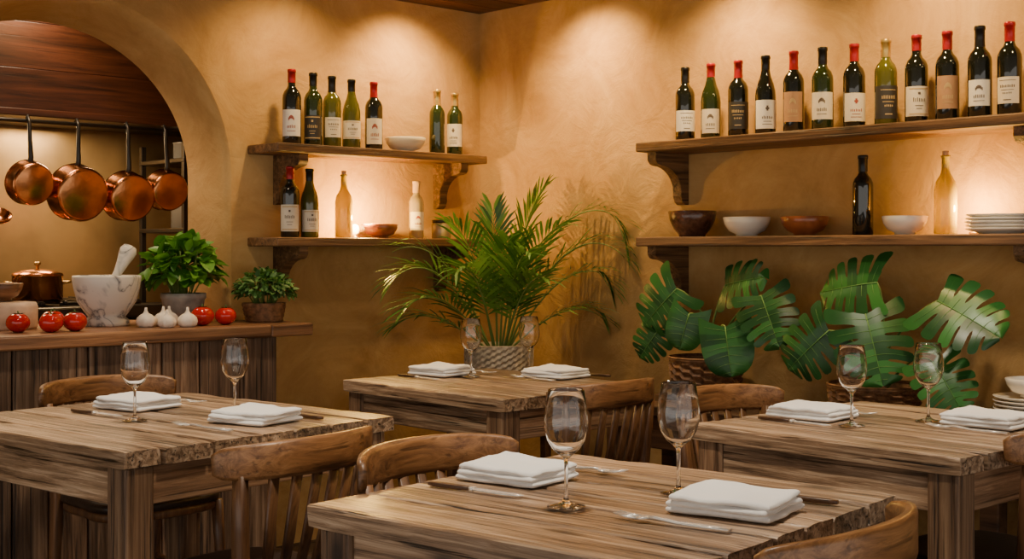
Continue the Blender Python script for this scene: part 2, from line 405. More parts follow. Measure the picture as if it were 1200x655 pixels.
mb = MB()
mb.box((-2.0, .83, .46), (1.30, .62, .92), M_dsteel, .01)
mb.box((-2.0, .83, .955), (1.32, .64, .05), M_dsteel, .008)
for gx in (-2.42, -2.0, -1.58):
    for k in range(5): mb.box((gx-.16+k*.08, .83, .995), (.014, .5, .016), M_dsteel, .003)
    for k in range(3): mb.box((gx, .6+k*.22, .99), (.36, .014, .016), M_dsteel, .003)
    mb.lathe([(0, 0), (.05, 0), (.05, .012), (.02, .018), (0, .018)], M_dsteel, T(gx, .83, .975), 20)
for k in range(6): mb.lathe([(0, 0), (.022, 0), (.02, .03), (0, .03)], M_steel, T(-2.5+k*.2, .52, .86) @ Matrix.Rotation(R(90), 4, 'X'), 14)
mb.build('gas_stove')
def stockpot(x, y, z, r, h):
    mb = MB()
    mb.lathe([(0, 0), (r*.97, 0), (r, .006), (r, h), (r*1.04, h+.002), (r*.97, h+.004), (r*.95, .01), (0, .008)], M_copper, None, 32)
    mb.lathe([(r*1.02, h+.004), (r*.98, h+.012), (r*.6, h+.024), (r*.15, h+.03), (0, h+.03)], M_copper, None, 32)
    mb.lathe([(0, h+.03), (.006, h+.03), (.006, h+.042), (.014, h+.048), (.012, h+.058), (0, h+.06)], M_puck, None, 14)
    for sx in (-1, 1):
        mb.tube([(sx*r*.98, -.03, h*.7), (sx*(r+.03), -.025, h*.75), (sx*(r+.035), 0, h*.76), (sx*(r+.03), .025, h*.75), (sx*r*.98, .03, h*.7)], .005, M_puck, 8)
    return mb.build('copper_stock_pot', (x, y, z))
stockpot(-1.80, .72, 1.003, .10, .10)
mb = MB()
for z in (.5, .95, 1.3, 1.62): mb.box((-.80, 1.0, z), (.59, .42, .02), M_dsteel, .003)
for px in (-1.08, -.52):
    for py in (.80, 1.2): mb.box((px, py, .85), (.025, .025, 1.7), M_dsteel, .003)
mb.build('steel_storage_rack')
for (px, z, r, h) in ((-.95, 1.311, .08, .12), (-.95, .961, .09, .14), (-.95, 1.631, .07, .08)):
    mb = MB(); mb.lathe([(0, 0), (r, 0), (r, h), (r+.006, h+.002), (r-.004, h), (r-.006, .01), (0, .01)], M_steel, None, 24)
    mb.build('steel_cooking_pot', (px, 1.0, z))

# ------------------------------------------------------------------ counter
CT = .93
mb = MB()
mb.box((-1.977, -.015, CT-.024), (1.236, .67, .048), M_slab, .007)
mb.box((-1.265, -.176, CT-.024), (.19, .346, .048), M_slab, .007)
mb.box((-2.80, -.176, CT-.024), (.41, .346, .048), M_slab, .007)
x = -3.0; k = 0
while x < -1.30:
    w = random.uniform(.12, .17); w = min(w, -1.285-x)
    mb.box((x+w/2, -.275+random.uniform(-.003, .003), (CT-.048)/2), (w-.005, .03, CT-.05), M_plank, .005)
    x += w
mb.box((-2.14, -.13, .44), (1.68, .25, .878), M_bench, 0)
mb.box((-1.97, .15, .44), (1.20, .3, .878), M_bench, 0)
mb.build('kitchen_counter')

def bowl(name, loc, r, h, mat, thick=.006, foot=.45):
    mb = MB()
    mb.lathe([(0, .004), (r*foot*.85, .004), (r*foot*.9, 0), (r*foot, 0), (r*foot, .008), (r*.75, h*.3), (r*.93, h*.65), (r, h), (r-thick*.5, h+.002), (r-thick, h), (r*.88-thick*.3, h*.6), (r*.65, h*.3), (r*.3, .014), (0, .012)], mat, None, 36)
    return mb.build(name, loc)

mb = MB()
mb.lathe([(0, 0), (.075, 0), (.082, .006), (.08, .022), (.066, .034), (.078, .05), (.105, .09), (.118, .14), (.124, .178), (.122, .186), (.112, .187), (.106, .178), (.098, .14), (.08, .09), (.04, .06), (0, .055)], M_marble, None, 48)
mb.build('marble_mortar', (-1.85, -.005, CT))
mb = MB()
a = Vector((-.02, -.01, .075)); b = Vector((.10, .01, .285)); dr = (b-a)
q = dr.to_track_quat('Z', 'Y').to_matrix().to_4x4(); Ln = dr.length
mb.lathe([(0, 0), (.02, .004), (.028, .02), (.026, .05), (.016, .09), (.016, .13), (.022, .17), (.029, .2), (.032, .222), (.025, Ln-.005), (0, Ln)], M_marble, T(*a) @ q, 24)
mb.build('marble_pestle', (-1.85, -.005, CT+.01))

def tomato(x, y, r):
    mb = MB(); rn = random.Random(int(x*-1000)); lb = rn.choice((4, 5, 6)); am = rn.uniform(.015, .035)
    prof = [(0, .1*r), (r*.35, .02*r)]+[(r*(math.sin(t)), r*.85*(1-math.cos(t))) for t in [.7, 1.0, 1.3, 1.57, 1.9, 2.2, 2.5]]+[(r*.3, r*1.62), (r*.1, r*1.52), (0, r*1.5)]
    mb.lathe(prof, M_tomato, None, 36, fn=lambda r_, z, a, i, j: r_*(1+am*math.cos(lb*a)+.02*math.cos(a)))
    for k in range(5):
        a = k*1.2566+x*7; c, s_ = math.cos(a), math.sin(a)
        mb.add([(0, 0, r*1.55), (c*r*.25-s_*r*.09, s_*r*.25+c*r*.09, r*1.68), (c*r*.6, s_*r*.6, r*1.66), (c*r*.25+s_*r*.09, s_*r*.25-c*r*.09, r*1.68)], [(0, 1, 2, 3)], M_calyx)
    mb.tube([(0, 0, r*1.52), (.003, 0, r*1.85)], .0025, M_calyx, 6)
    mb.build('tomato', (x, y, CT), rn.random()*6)
for p in ((-2.25, -.17), (-2.165, -.235), (-2.078, -.235), (-1.583, -.228), (-1.492, -.24), (-2.115, -.14)): tomato(p[0], p[1], .042+random.uniform(-.003, .002))
def garlic(x, y, r, z=CT):
    mb = MB(); bx = random.uniform(-.1, .1)
    mb.lathe([(0, .002), (r*.6, 0), (r*.92, r*.25), (r, r*.65), (r*.92, r*1.0), (r*.62, r*1.3), (r*.28, r*1.5), (r*.16, r*1.75), (r*.12, r*2.1), (0, r*2.12)], M_garlic, None, 36,
             fn=lambda r_, z_, a, i, j: r_*(1+.08*abs(math.cos(3.5*a))+bx*math.cos(a)))
    mb.build('garlic_bulb', (x, y, z), random.random()*6)
for p in ((-1.79, -.19), (-1.745, -.262), (-1.67, -.275), (-1.665, -.13), (-1.715, -.18)): garlic(p[0], p[1], random.uniform(.031, .036))
mb = MB(); mb.lathe([(0, 0), (.10, 0), (.106, .01), (.107, .08), (.10, .095), (0, .10)], M_bread, None, 36, fn=lambda r, z, a, i, j: r*(1+.02*math.sin(3*a)))
mb.build('cheese_wheel', (-2.20, .05, CT))
bowl('wooden_bowl', (-2.22, .05, CT+.1005), .075, .06, M_slab)

def leafverts(L, W, bend, nx=2, ny=5):
    vs = []; fs = []
    for j in range(ny+1):
        t = j/ny; w = W*math.sin(math.pi*min(1, t*.94+.03))**.75
        for i in range(-nx//2, nx//2+1):
            u = i/(nx/2) if nx else 0
            vs.append(Vector((u*w/2, L*t, -bend*L*t*t + .18*w*abs(u))))
    n = nx+1
    for j in range(ny):
        for i in range(nx): a = j*n+i; fs.append((a, a+1, a+n+1, a+n))
    return vs, fs
def orient(pos, tip, nrm):
    y = tip.normalized(); z = (nrm-y*nrm.dot(y)).normalized(); x = y.cross(z)
    m = Matrix((x, y, z)).transposed().to_4x4(); m.translation = pos; return m
def herb(name, loc, potr, poth, potmat, leafmat_, n, fr, fh, L0, seed, woven=False):
    rnd = random.Random(seed); mb = MB()
    if woven:
        rows = 9; prof = [(0, 0)]+[(potr*(.8+.2*i/rows), poth*i/rows) for i in range(rows+1)]+[(potr*.9, poth), (potr*.85, poth*.85), (0, poth*.85)]
        mb.lathe(prof, potmat, None, 36, fn=lambda r, z, a, i, j: r+(.004*(-1)**(i+j//2) if 0 < i <= rows else 0))
    else:
        mb.lathe([(0, 0), (potr*.8, 0), (potr*.84, .006), (potr, poth*.8), (potr*1.05, poth*.82), (potr*1.05, poth), (potr*.93, poth), (potr*.9, poth*.85), (0, poth*.85)], potmat, None, 32)
    mb.lathe([(potr*.9, poth*.86), (0, poth*.9)], M_soil, None, 24)
    for k in range(n):
        th = rnd.random()*2*math.pi; ph = math.acos(rnd.uniform(-.25, 1))
        rr = rnd.uniform(.45, 1)**.5
        p = Vector((math.cos(th)*math.sin(ph)*fr*rr, math.sin(th)*math.sin(ph)*fr*rr, poth*.95+fh*.35+math.cos(ph)*fh*.65*rr))
        out = Vector((p.x, p.y, (p.z-poth-.3*fh)*1.1)).normalized()
        L = L0*rnd.uniform(.6, 1.15)
        tip = (out*1.0+Vector((rnd.uniform(-.6, .6), rnd.uniform(-.6, .6), rnd.uniform(-.7, .3)))).normalized()
        nr = (out*.7+Vector((0, 0, 1))+Vector((rnd.uniform(-.4, .4), rnd.uniform(-.4, .4), 0)))
        vs, fs = leafverts(L, L*.62, rnd.uniform(.1, .4))
        mb.add(vs, fs, leafmat_, True, orient(p-tip*L*.5, tip, nr))
    for k in range(26):
        th = rnd.random()*6.28; q = rnd.uniform(.2, .8)
        mb.tube([(math.cos(th)*potr*.4, math.sin(th)*potr*.4, poth*.85), (math.cos(th)*fr*q*.7, math.sin(th)*fr*q*.7, poth+fh*.3), (math.cos(th)*fr*q, math.sin(th)*fr*q, poth+fh*.7)], [.003, .0025, .002], M_palmstem, 5)
    return mb.build(name, loc, recalc=False)
herb('potted_basil', (-1.545, -0.02, CT), .082, .115, M_potgrey, M_basil, 270, .15, .23, .08, 3)
herb('potted_oregano', (-1.275, -.165, CT), .085, .075, M_wick, M_herb, 420, .125, .135, .036, 5, True)

# ------------------------------------------------------------------ shelves
def bracket(mb, M, D=.2, H=.2, th=.042, mat=None):
    poly = [(0, 0), (D, 0), (D, -.03), (D-.012, -.045)]
    for i in range(9):
        a = i/8*math.pi/2; poly.append((D-.03-(D-.075)*math.sin(a)*1.0, -.05-(H-.1)*(1-math.cos(a))))
    poly += [(.046, -H+.035), (.036, -H+.01), (.02, -H), (0, -H)]
    mb.prism(poly, th, mat or M_shelfX, M)
SH1, SH2 = 1.63, 1.26
for z, x0 in ((SH1, -1.25), (SH2, -1.25)):
    mb = MB()
    mb.box(((x0-.15)/2, -.111, z-.018), (-.15-x0, .22, .036), M_shelfX, .005)
    for bx in (-1.108, -.26): bracket(mb, T(bx, -.0015, z-.036) @ Matrix.Rotation(R(-90), 4, 'Z'), .19, .2)
    mb.build('wooden_shelf')
for z in (SH1-.005, SH2):
    mb = MB()
    mb.box((-.126, -2.345, z-.018), (.25, 2.32, .036), M_shelfY, .005)
    for by in (-1.225, -2.70, -3.35): bracket(mb, T(-.0015, by, z-.036) @ Matrix.Rotation(R(180), 4, 'Z'), .2, .2)
    mb.build('wooden_shelf')
SHR = SH1-.005

# ------------------------------------------------------------------ bottles
BN = [0]
def bottle(x, y, z, h, glass, foil, label=None, r=.0375, face=None, kind='bdx', name='wine_bottle'):
    mb = MB(); s = h/.3; BN[0] += 1; rn = random.Random(BN[0]*17)
    if kind == 'bdx':
        prof = [(0, .004), (r*.6, .002), (r*.92, 0), (r, .006), (r, .185), (r*.97, .197), (r*.82, .212), (r*.55, .224), (r*.42, .234), (.0148, .246), (.0142, .285), (.0162, .287), (.0162, .295), (.0145, .297), (0, .297)]
    else:
        prof = [(0, .004), (r*.6, .002), (r*.92, 0), (r, .006), (r, .15), (r*.95, .17), (r*.8, .195), (r*.6, .215), (.0158, .243), (.0142, .285), (.0162, .287), (.0162, .295), (.0145, .297), (0, .297)]
    prof = [(a, b*s) for a, b in prof]
    mb.lathe(prof, glass, None, 32)
    if foil:
        f0 = rn.choice((.228, .238, .246)) if kind == 'bdx' else .246
        mb.lathe([(.0158 if f0 > .235 else .0172, f0*s), (.0158, .25*s), (.0158, .286*s), (.0176, .287*s), (.0176, .297*s), (.016, .3*s), (0, .3*s)], foil, None, 24)
    ang = math.atan2(-4.55-y, -4.07-x) if face is None else face
    ang += rn.uniform(-.3, .3)
    if label:
        z0 = rn.choice((.026, .034, .042))*s; z1 = rn.choice((.125, .138, .15) if kind == 'bdx' else (.12, .132))*s; w = R(rn.choice((58, 68, 76)))
        mb.lathe([(r+.0006, z0), (r+.0008, (z0+z1)/2), (r+.0006, z1)], label, None, 20, a0=ang-w, a1=ang+w)
        ink = L_gold if label in (L_black, L_tan) else (L_inkred if rn.random() < .25 else L_ink)
        rr = r+.0013
        def strip(za, zb, wa, off=0, m=None): mb.lathe([(rr, za), (rr, zb)], m or ink, None, 8, a0=ang+R(off)-R(wa), a1=ang+R(off)+R(wa))
        hh = z1-z0; st = rn.randrange(4)
        def title(f, n, hgt=.10):
            for kk in range(n): strip(z0+hh*f, z0+hh*(f+hgt*rn.uniform(.75, 1.1)), 2.2, -(n-1)*4.5+kk*9)
        if st == 0:
            title(.34, 7); strip(z0+hh*.24, z0+hh*.26, 22); strip(z0+hh*.14, z0+hh*.16, 28)
            strip(z0+hh*.62, z0+hh*.80, 5); strip(z0+hh*.67, z0+hh*.74, 10)
        elif st == 1:
            title(.60, 8); strip(z0+hh*.50, z0+hh*.52, 30); title(.36, 5, .06); strip(z0+hh*.12, z0+hh*.15, 18); strip(z0+hh*.86, z0+hh*.88, 40)
        elif st == 2:
            for kk in range(-3, 4): strip(z0+hh*(.66-.008*kk*kk), z0+hh*(.70+.010*(9-kk*kk)), 2.2, kk*5)
            title(.30, 6, .12); strip(z0+hh*.18, z0+hh*.20, 26)
        else:
            strip(z0+hh*.05, z0+hh*.09, 50, 0, L_gold if ink != L_gold else None); strip(z0+hh*.90, z0+hh*.94, 50, 0, L_gold if ink != L_gold else None)
            title(.48, 7, .13); strip(z0+hh*.34, z0+hh*.36, 20); strip(z0+hh*.24, z0+hh*.26, 14); strip(z0+hh*.72, z0+hh*.80, 6)
    return mb.build(name, (x, y, z))
def oil_bottle(x, y, z, h):
    mb = MB(); r = .037; s = h/.27
    outer = [(0, 0), (r*.95, 0), (r, .006), (r, .15*s), (r*.85, .175*s), (r*.45, .2*s), (.013, .215*s), (.012, .255*s), (.015, .257*s), (.015, .263*s)]
    inner = [(.009, .263*s), (.009, .215*s), (0, .21*s)]
    mb.lathe(outer+inner, G_amber, None, 32)
    mb.lathe([(0, .245*s), (.0088, .245*s), (.0095, .264*s), (.010, .278*s), (0, .279*s)], F_cork, None, 16)
    return mb.build('olive_oil_bottle', (x, y, z))
YL = -.12
for (x, h, g, f, l, kd) in ((-1.118, .305, G_dark, F_red, L_white, 'bdx'), (-1.015, .30, G_green, F_black, L_black, 'bdx'), (-.922, .295, G_olive, F_black, L_cream, 'bdx'),
                        (-.823, .29, G_olive, F_black, L_cream, 'bgd'), (-.707, .29, G_dark, F_red, L_cream, 'bdx')):
    bottle(x, YL, SH1, h, g, f, l, kind=kd)
bottle(-.359, YL, SH1, .285, G_green, F_gold, None, .034)
bottle(-.256, YL, SH1, .28, G_green, F_gold, L_cream, .035)
bowl('cream_bowl', (-.537, YL, SH1), .088, .062, M_cream)
bottle(-1.126, YL, SH2, .285, G_dark, F_red, L_cream)
bottle(-1.032, YL, SH2, .28, G_olive, F_black, L_cream, kind='bgd')
oil_bottle(-.862, YL, SH2, .27)
bowl('terracotta_bowl', (-.690, -.14, SH2), .078, .058, M_terra)
bottle(-.476, YL, SH2, .25, G_clear, F_cork, L_cream, .032)
mb = MB(); mb.lathe([(0, 0), (.04, 0), (.043, .006), (.043, .06), (.038, .07), (.036, .07), (.038, .06), (.038, .01), (0, .008)], G_clear, None, 28)
mb.lathe([(0, .068), (.040, .069), (.041, .082), (0, .084)], M_dsteel, None, 24)
mb.build('glass_jar', (-.335, YL, SH2))
XR = -.12
rb = [(-1.325, .29, G_dark, F_black, L_white, 'bdx'), (-1.450, .292, G_green, F_red, L_cream, 'bgd'), (-1.578, .29, G_dark, F_red, L_black, 'bdx'), (-1.701, .295, G_dark, F_black, L_white, 'bgd'),
      (-1.823, .298, G_dark, F_red, L_tan, 'bdx'), (-1.944, .298, G_green, F_black, L_cream, 'bdx'), (-2.071, .295, G_dark, F_red, L_cream, 'bdx'), (-2.193, .297, G_olive, F_gold, L_black, 'bdx'),
      (-2.307, .298, G_dark, F_red, L_cream, 'bdx'), (-2.417, .297, G_dark, F_red, L_tan, 'bdx'), (-2.529, .30, G_dark, F_black, L_white, 'bdx'), (-2.628, .30, G_dark, F_red, L_cream, 'bdx')]
for (y, h, g, f, l, kd) in rb: bottle(XR, y, SHR, h, g, f, l, kind=kd)
bowl('brown_bowl', (XR, -1.36, SH2), .093, .098, M_brownb, foot=.55)
bowl('white_bowl', (XR, -1.617, SH2), .088, .07, M_ceram)
bowl('terracotta_bowl', (XR, -1.870, SH2), .086, .068, M_terra)
bottle(XR, -2.105, SH2, .275, G_dark, F_black, None, .035)
bowl('white_bowl', (XR, -2.264, SH2), .075, .062, M_ceram)
oil_bottle(XR, -2.411, SH2, .265)
def plates(loc, r, n, dz=.011):
    mb = MB()
    for i in range(n):
        z = i*dz
        mb.lathe([(0, z), (r*.6, z), (r*.63, z+.004), (r*.95, z+.013), (r, z+.017), (r*.99, z+.0195), (r*.95, z+.0175), (r*.62, z+.0085), (0, z+.008)], M_ceram, T(random.uniform(-.002, .002), random.uniform(-.002, .002), 0), 40)
    return mb.build('stack_of_plates', loc)
plates((-.125, -2.60, SH2), .105, 5)

def shelf_lamp(x, y, z, e, dx, dy):
    mb = MB(); mb.lathe([(0, 0), (.022, 0), (.022, .008), (.01, .012), (.01, .02), (0, .02)], M_puck, None, 20)
    mb.lathe([(.01, .018), (.018, .024), (.022, .038), (.018, .052), (.008, .059), (0, .06)], M_glow, None, 20)
    ob = mb.build('shelf_lamp', (x, y, z))
    l = bpy.data.lights.new('lamp_light', 'POINT'); l.energy = e; l.color = (1, .58, .12); l.shadow_soft_size = .012
    lo = bpy.data.objects.new('lamp_light', l); scene.collection.objects.link(lo); lo.parent = ob; lo.location = (dx, dy, .085)
shelf_lamp(-.765, -.06, SH2, 23, 0, -.09)
shelf_lamp(-.06, -2.485, SH2, 9, -.04, 0)

# ------------------------------------------------------------------ bench + plates on it
BZ = .64
mb = MB()
for i in range(3): mb.box((-.07-i*.137, -2.3, BZ-.02), (.134, 2.3, .04), M_bench, .005)
mb.box((-.375, -2.3, BZ-.10), (.03, 2.26, .12), M_bench, .004)
for y in (-1.2, -2.0, -2.7, -3.4):
    mb.box((-.37, y, (BZ-.04)/2), (.06, .06, BZ-.04), M_bench, .005); mb.box((-.05, y, (BZ-.04)/2), (.06, .06, BZ-.04), M_bench, .005)
mb.box((-.37, -2.3, .16), (.03, 2.2, .06), M_bench, .004)
mb.build('wooden_bench')
plates((-.2, -2.74, BZ), .115, 10, .012)
bowl('white_bowl', (-.2, -2.74, BZ+.124), .08, .055, M_ceram)

# ------------------------------------------------------------------ monsteras
def mon_leaf(mb, base, tip, nrm, L, rnd, holes=True):
    W = L*.60; vs = []; fs = []
    nl = 6; sub = 3; ws = [0, .15, .30, .38, .55, .72, .86, .95, 1.0]
    KF = {.38: .82, .55: .77, .72: .77, .86: .74, .95: .62, 1.0: .3}
    def P(s, w, sd):
        Wd = W*((1-s)**.58)*(.82+.72*s)
        y = L*(s*.93) - L*.27*(w**1.3)*(1-s)**2.6 + L*.20*(w**1.5)*(1-s)*s*2.6
        z = .10*w*W-.22*w*w*W - .14*L*max(0, s-.1)**2
        return Vector((sd*Wd*w, y, z))
    for sd in (-1, 1):
        for l in range(nl):
            s0, s1 = l/nl, (l+1)/nl; sc = (s0+s1)/2
            o = len(vs); tw = rnd.uniform(-.06, .06)*L
            for wi, w in enumerate(ws):
                for k in range(sub+1):
                    s = s0+(s1-s0)*k/sub
                    kf = 1 if (w <= .30 or not holes) else KF[w]
                    ss = sc+(s-sc)*kf
                    if l == nl-1 and k == sub: ss = s
                    p = P(min(ss, .999), w, sd)
                    if holes: p.z += tw*max(0, w-.3)
                    vs.append(p)
            for a in range(len(ws)-1):
                for k in range(sub):
                    q = o+a*(sub+1)+k; f = (q, q+1, q+sub+2, q+sub+1)
                    fs.append(f if sd > 0 else f[::-1])
    Mx = orient(base, tip, nrm)
    mb.add(vs, fs, M_mon, True, Mx)
    pts = [Mx @ (P(s, 0, 1)+Vector((0, 0, .0012))) for s in (0, .25, .5, .75, .97)]
    mb.tube(pts, [.0024, .0020, .0016, .0012, .0006], M_vein, 5)
    for sd in (-1, 1):
        for l in range(nl):
            sc = (l+.5)/nl
            pts = [Mx @ (P(sc, w, sd)+Vector((0, 0, .0008))) for w in (0, .25, .5, .8)]
            mb.tube(pts, [.0010, .0008, .0006, .0003], M_vein, 4)
def monstera(loc, potr, poth, leaves, seed):
    rnd = random.Random(seed); mb = MB(); rows = 12
    prof = [(0, 0)]+[(potr*(.82+.18*math.sin(i/rows*1.7)), poth*i/rows) for i in range(rows+1)]+[(potr*.93, poth*1.01), (potr*.88, poth*.85), (0, poth*.85)]
    mb.lathe(prof, M_wick, None, 60, fn=lambda r, z, a, i, j: r+(.0055*(-1)**(i+j//3) if 0 < i <= rows else 0), smooth=False)
    for k in range(2):
        mb.lathe([(potr+.002+k*.002, poth*.97+k*.008), (potr+.009, poth*.97+k*.008+.004), (potr+.002, poth*.97+.009+k*.006)], M_wick, None, 40)
    mb.lathe([(potr*.9, poth*.86), (0, poth*.9)], M_soil, None, 24)
    lv = Vector(loc)
    for (c, tip, nr, L, holes) in leaves:
        tip = Vector(tip).normalized(); nr = Vector(nr); c = Vector(c)-lv
        base = c-tip*L*.42
        mon_leaf(mb, base, tip, nr, L, rnd, holes)
        p0 = Vector((rnd.uniform(-.3, .3)*potr, rnd.uniform(-.3, .3)*potr, poth*.85))
        mid = p0*.45+base*.55+Vector((0.03, 0, .07))-tip*.03
        pts = [p0.lerp(mid, t).lerp(mid.lerp(base, t), t) for t in [i/8 for i in range(9)]]
        mb.tube(pts, [.0055-.0003*i for i in range(9)], M_palmstem, 7)
    mb.v = [(min(p[0], -.012-loc[0]), p[1], p[2]) for p in mb.v]
    return mb.build('potted_monstera', loc, recalc=False)
monstera((-.2, -1.49, BZ), .135, .165, [
    ((-.28, -1.335, 1.0), (-.15, .55, -.55), (-.8, -.5, .35), .225, True),
    ((-.24, -1.68, 1.10), (-.1, -.65, .15), (-.75, -.5, .5), .195, True),
    ((-.28, -1.83, .975), (-.2, -.45, -.7), (-.85, -.45, .3), .215, True),
    ((-.33, -1.69, .86), (-.15, -.25, -.9), (-.85, -.5, .2), .19, False),
    ((-.29, -1.46, .915), (-.2, .15, -.8), (-.85, -.5, .2), .15, False),
    ((-.27, -1.275, .86), (-.2, .6, -.8), (-.8, -.4, .3), .16, True),
], 1)
monstera((-.2, -2.20, BZ), .15, .115, [
    ((-.26, -2.14, 1.09), (-.1, .75, -.1), (-.75, -.5, .45), .235, True),
    ((-.33, -2.03, .88), (-.2, .55, -.55), (-.8, -.5, .35), .215, True),
    ((-.34, -2.28, .905), (-.2, -.35, -.75), (-.8, -.55, .3), .26, True),
    ((-.28, -2.56, 1.01), (-.1, -.85, -.35), (-.75, -.55, .45), .25, True),
    ((-.32, -2.52, .80), (-.2, -.6, -.7), (-.8, -.5, .3), .19, True),
], 2)

# ------------------------------------------------------------------ palm
PX, PY, PZ = -.315, -.475, .50
mb = MB()
mb.box((0, 0, PZ-.015), (.34, .34, .03), M_bench, .005)
for sx in (-1, 1):
    for sy in (-1, 1): mb.box((sx*.14, sy*.14, (PZ-.03)/2), (.035, .035, PZ-.03), M_bench, .004)
for s_ in (-1, 1):
    mb.box((0, s_*.14, .2), (.25, .025, .03), M_bench, .003); mb.box((s_*.14, 0, .2), (.025, .25, .03), M_bench, .003)
mb.build('plant_stand', (PX, PY, 0))
mb = MB(); rows = 26; pr, ph = .145, .31
prof = [(0, 0)]+[(pr*(.8+.2*math.sin(i/rows*1.8)), ph*i/rows) for i in range(rows+1)]+[(pr*.93, ph*1.01), (pr*.9, ph*.88), (0, ph*.88)]
mb.lathe(prof, M_wickl, None, 80, fn=lambda r, z, a, i, j: r+(.003*(-1)**(i+j//2) if 0 < i <= rows else 0), smooth=False)
mb.lathe([(pr*.9, ph*.89), (0, ph*.92)], M_soil, None, 24)
rnd = random.Random(11)
def frond(az, el, L, bend, lf=.21, t0=.36):
    d = Vector((math.cos(az)*math.cos(el), math.sin(az)*math.cos(el), math.sin(el)))
    p = Vector((math.cos(az)*.03, math.sin(az)*.03, ph*.88)); n = 30; st = L/n; pts = [p.copy()]; ds = [d.copy()]
    for i in range(n):
        t = i/n
        d = (d+Vector((0, 0, -1))*bend*st*(.2+3.2*t*t)).normalized(); p = p+d*st; pts.append(p.copy()); ds.append(d.copy())
    pts = [Vector((min(q.x, -.03-PX), min(q.y, -.03-PY), q.z)) for q in pts]
    mb.tube(pts, [.0048*(1-.85*i/n)+.0008 for i in range(n+1)], M_palmstem, 5)
    i0 = int(t0*n)
    for i in range(i0, n+1):
        t = i/n; pp = pts[i]; dd = ds[i]
        sd = dd.cross(Vector((0, 0, 1)))
        if sd.length < .05: sd = Vector((math.sin(az), -math.cos(az), 0))
        sd.normalize(); upv = sd.cross(dd).normalized()
        q = (t-t0)/(1-t0); ll = lf*(.45+.55*math.sin(math.pi*(q*.75+.18)))*rnd.uniform(.88, 1.1)
        for s_ in (-1, 1):
            o = (sd*s_*(.85-.45*q)+dd*(.55+.55*q)+upv*rnd.uniform(.0, .22)).normalized()
            wdir = o.cross(upv).normalized(); w = .0066
            g = Vector((0, 0, -1)); dr = rnd.uniform(.10, .28)
            a = pp; b1 = pp+o*ll*.3; b2 = pp+o*ll*.68+g*ll*dr*.35; c = pp+o*ll*.97+g*ll*dr
            if any((P_.y+PY > -.25 and P_.z+PZ > 1.16 and P_.x+PX < -.12) for P_ in (b1, b2, c)): continue
            mb.add([a, b1-wdir*w, b1+wdir*w, b2-wdir*w*.8, b2+wdir*w*.8, c], [(0, 2, 1), (1, 2, 4, 3), (3, 4, 5)], M_palm, False)
# azimuth: -43 = picture right, 137 = picture left, -133 = towards viewer
fr = [(-52, 74, .98, 3.0), (-62, 66, .78, 2.6), (-46, 60, .66, 2.9), (-72, 82, .72, 1.8), (-92, 70, .70, 2.0),
      (150, 68, .68, 2.6), (172, 60, .66, 2.6), (190, 74, .64, 2.0), (180, 48, .56, 2.4), (205, 62, .58, 2.4),
      (235, 72, .56, 2.0), (255, 60, .52, 2.4), (-20, 82, .66, 1.4), (-115, 66, .60, 2.2), (215, 84, .60, 1.2), (-48, 44, .46, 2.6), (165, 38, .48, 2.2)]
for (a, e, L, b) in fr: frond(R(a), R(e), L, b)
mb.v = [(min(p[0], -.015-PX), min(p[1], -.015-PY), p[2]) for p in mb.v]
mb.build('potted_palm', (PX, PY, PZ), recalc=False)

# ------------------------------------------------------------------ tables
def table(N, rot, sx, sy, seed):
    rnd = random.Random(seed); mb = MB(); th = .042
    x = 0; ws = []
    while x < sx-.06:
        w = rnd.uniform(.10, .155)
        if sx-x-w < .07: w = sx-x
        ws.append((x, w)); x += w
    for i, (x, w) in enumerate(ws):
        j = rnd.uniform(-.004, .004)
        mb.plank((x+w/2, sy/2+j, TOPZ-th/2-rnd.uniform(0, .0016)), (w-.0065, sy, th), M_table, seed*11+i*3.3, .006)
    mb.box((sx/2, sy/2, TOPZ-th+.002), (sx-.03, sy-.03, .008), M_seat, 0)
    lg = .078; ins = .018
    for lx in (ins+lg/2, sx-ins-lg/2):
        for ly in (ins+lg/2, sy-ins-lg/2):
            mb.box((lx, ly, (TOPZ-th)/2), (lg, lg, TOPZ-th), M_tableleg, .007)
    ah = .095
    for ly in (ins+.025, sy-ins-.025): mb.box((sx/2, ly, TOPZ-th-ah/2), (sx-2*ins-2*lg+.004, .026, ah), M_tableap, .003)
    for lx in (ins+.025, sx-ins-.025): mb.box((lx, sy/2, TOPZ-th-ah/2), (.026, sy-2*ins-2*lg+.004, ah), M_table, .003)
    return mb.build('rustic_dining_table', (N[0], N[1], 0), R(rot))
table((-2.674, -1.776), 7, .87, .95, 1)
table((-2.619, -3.346), 7, .79, .79, 2)
table((-1.33, -1.59), -1, .70, .86, 3)
table((-1.36, -3.12), -1.5, .80, .79, 4)

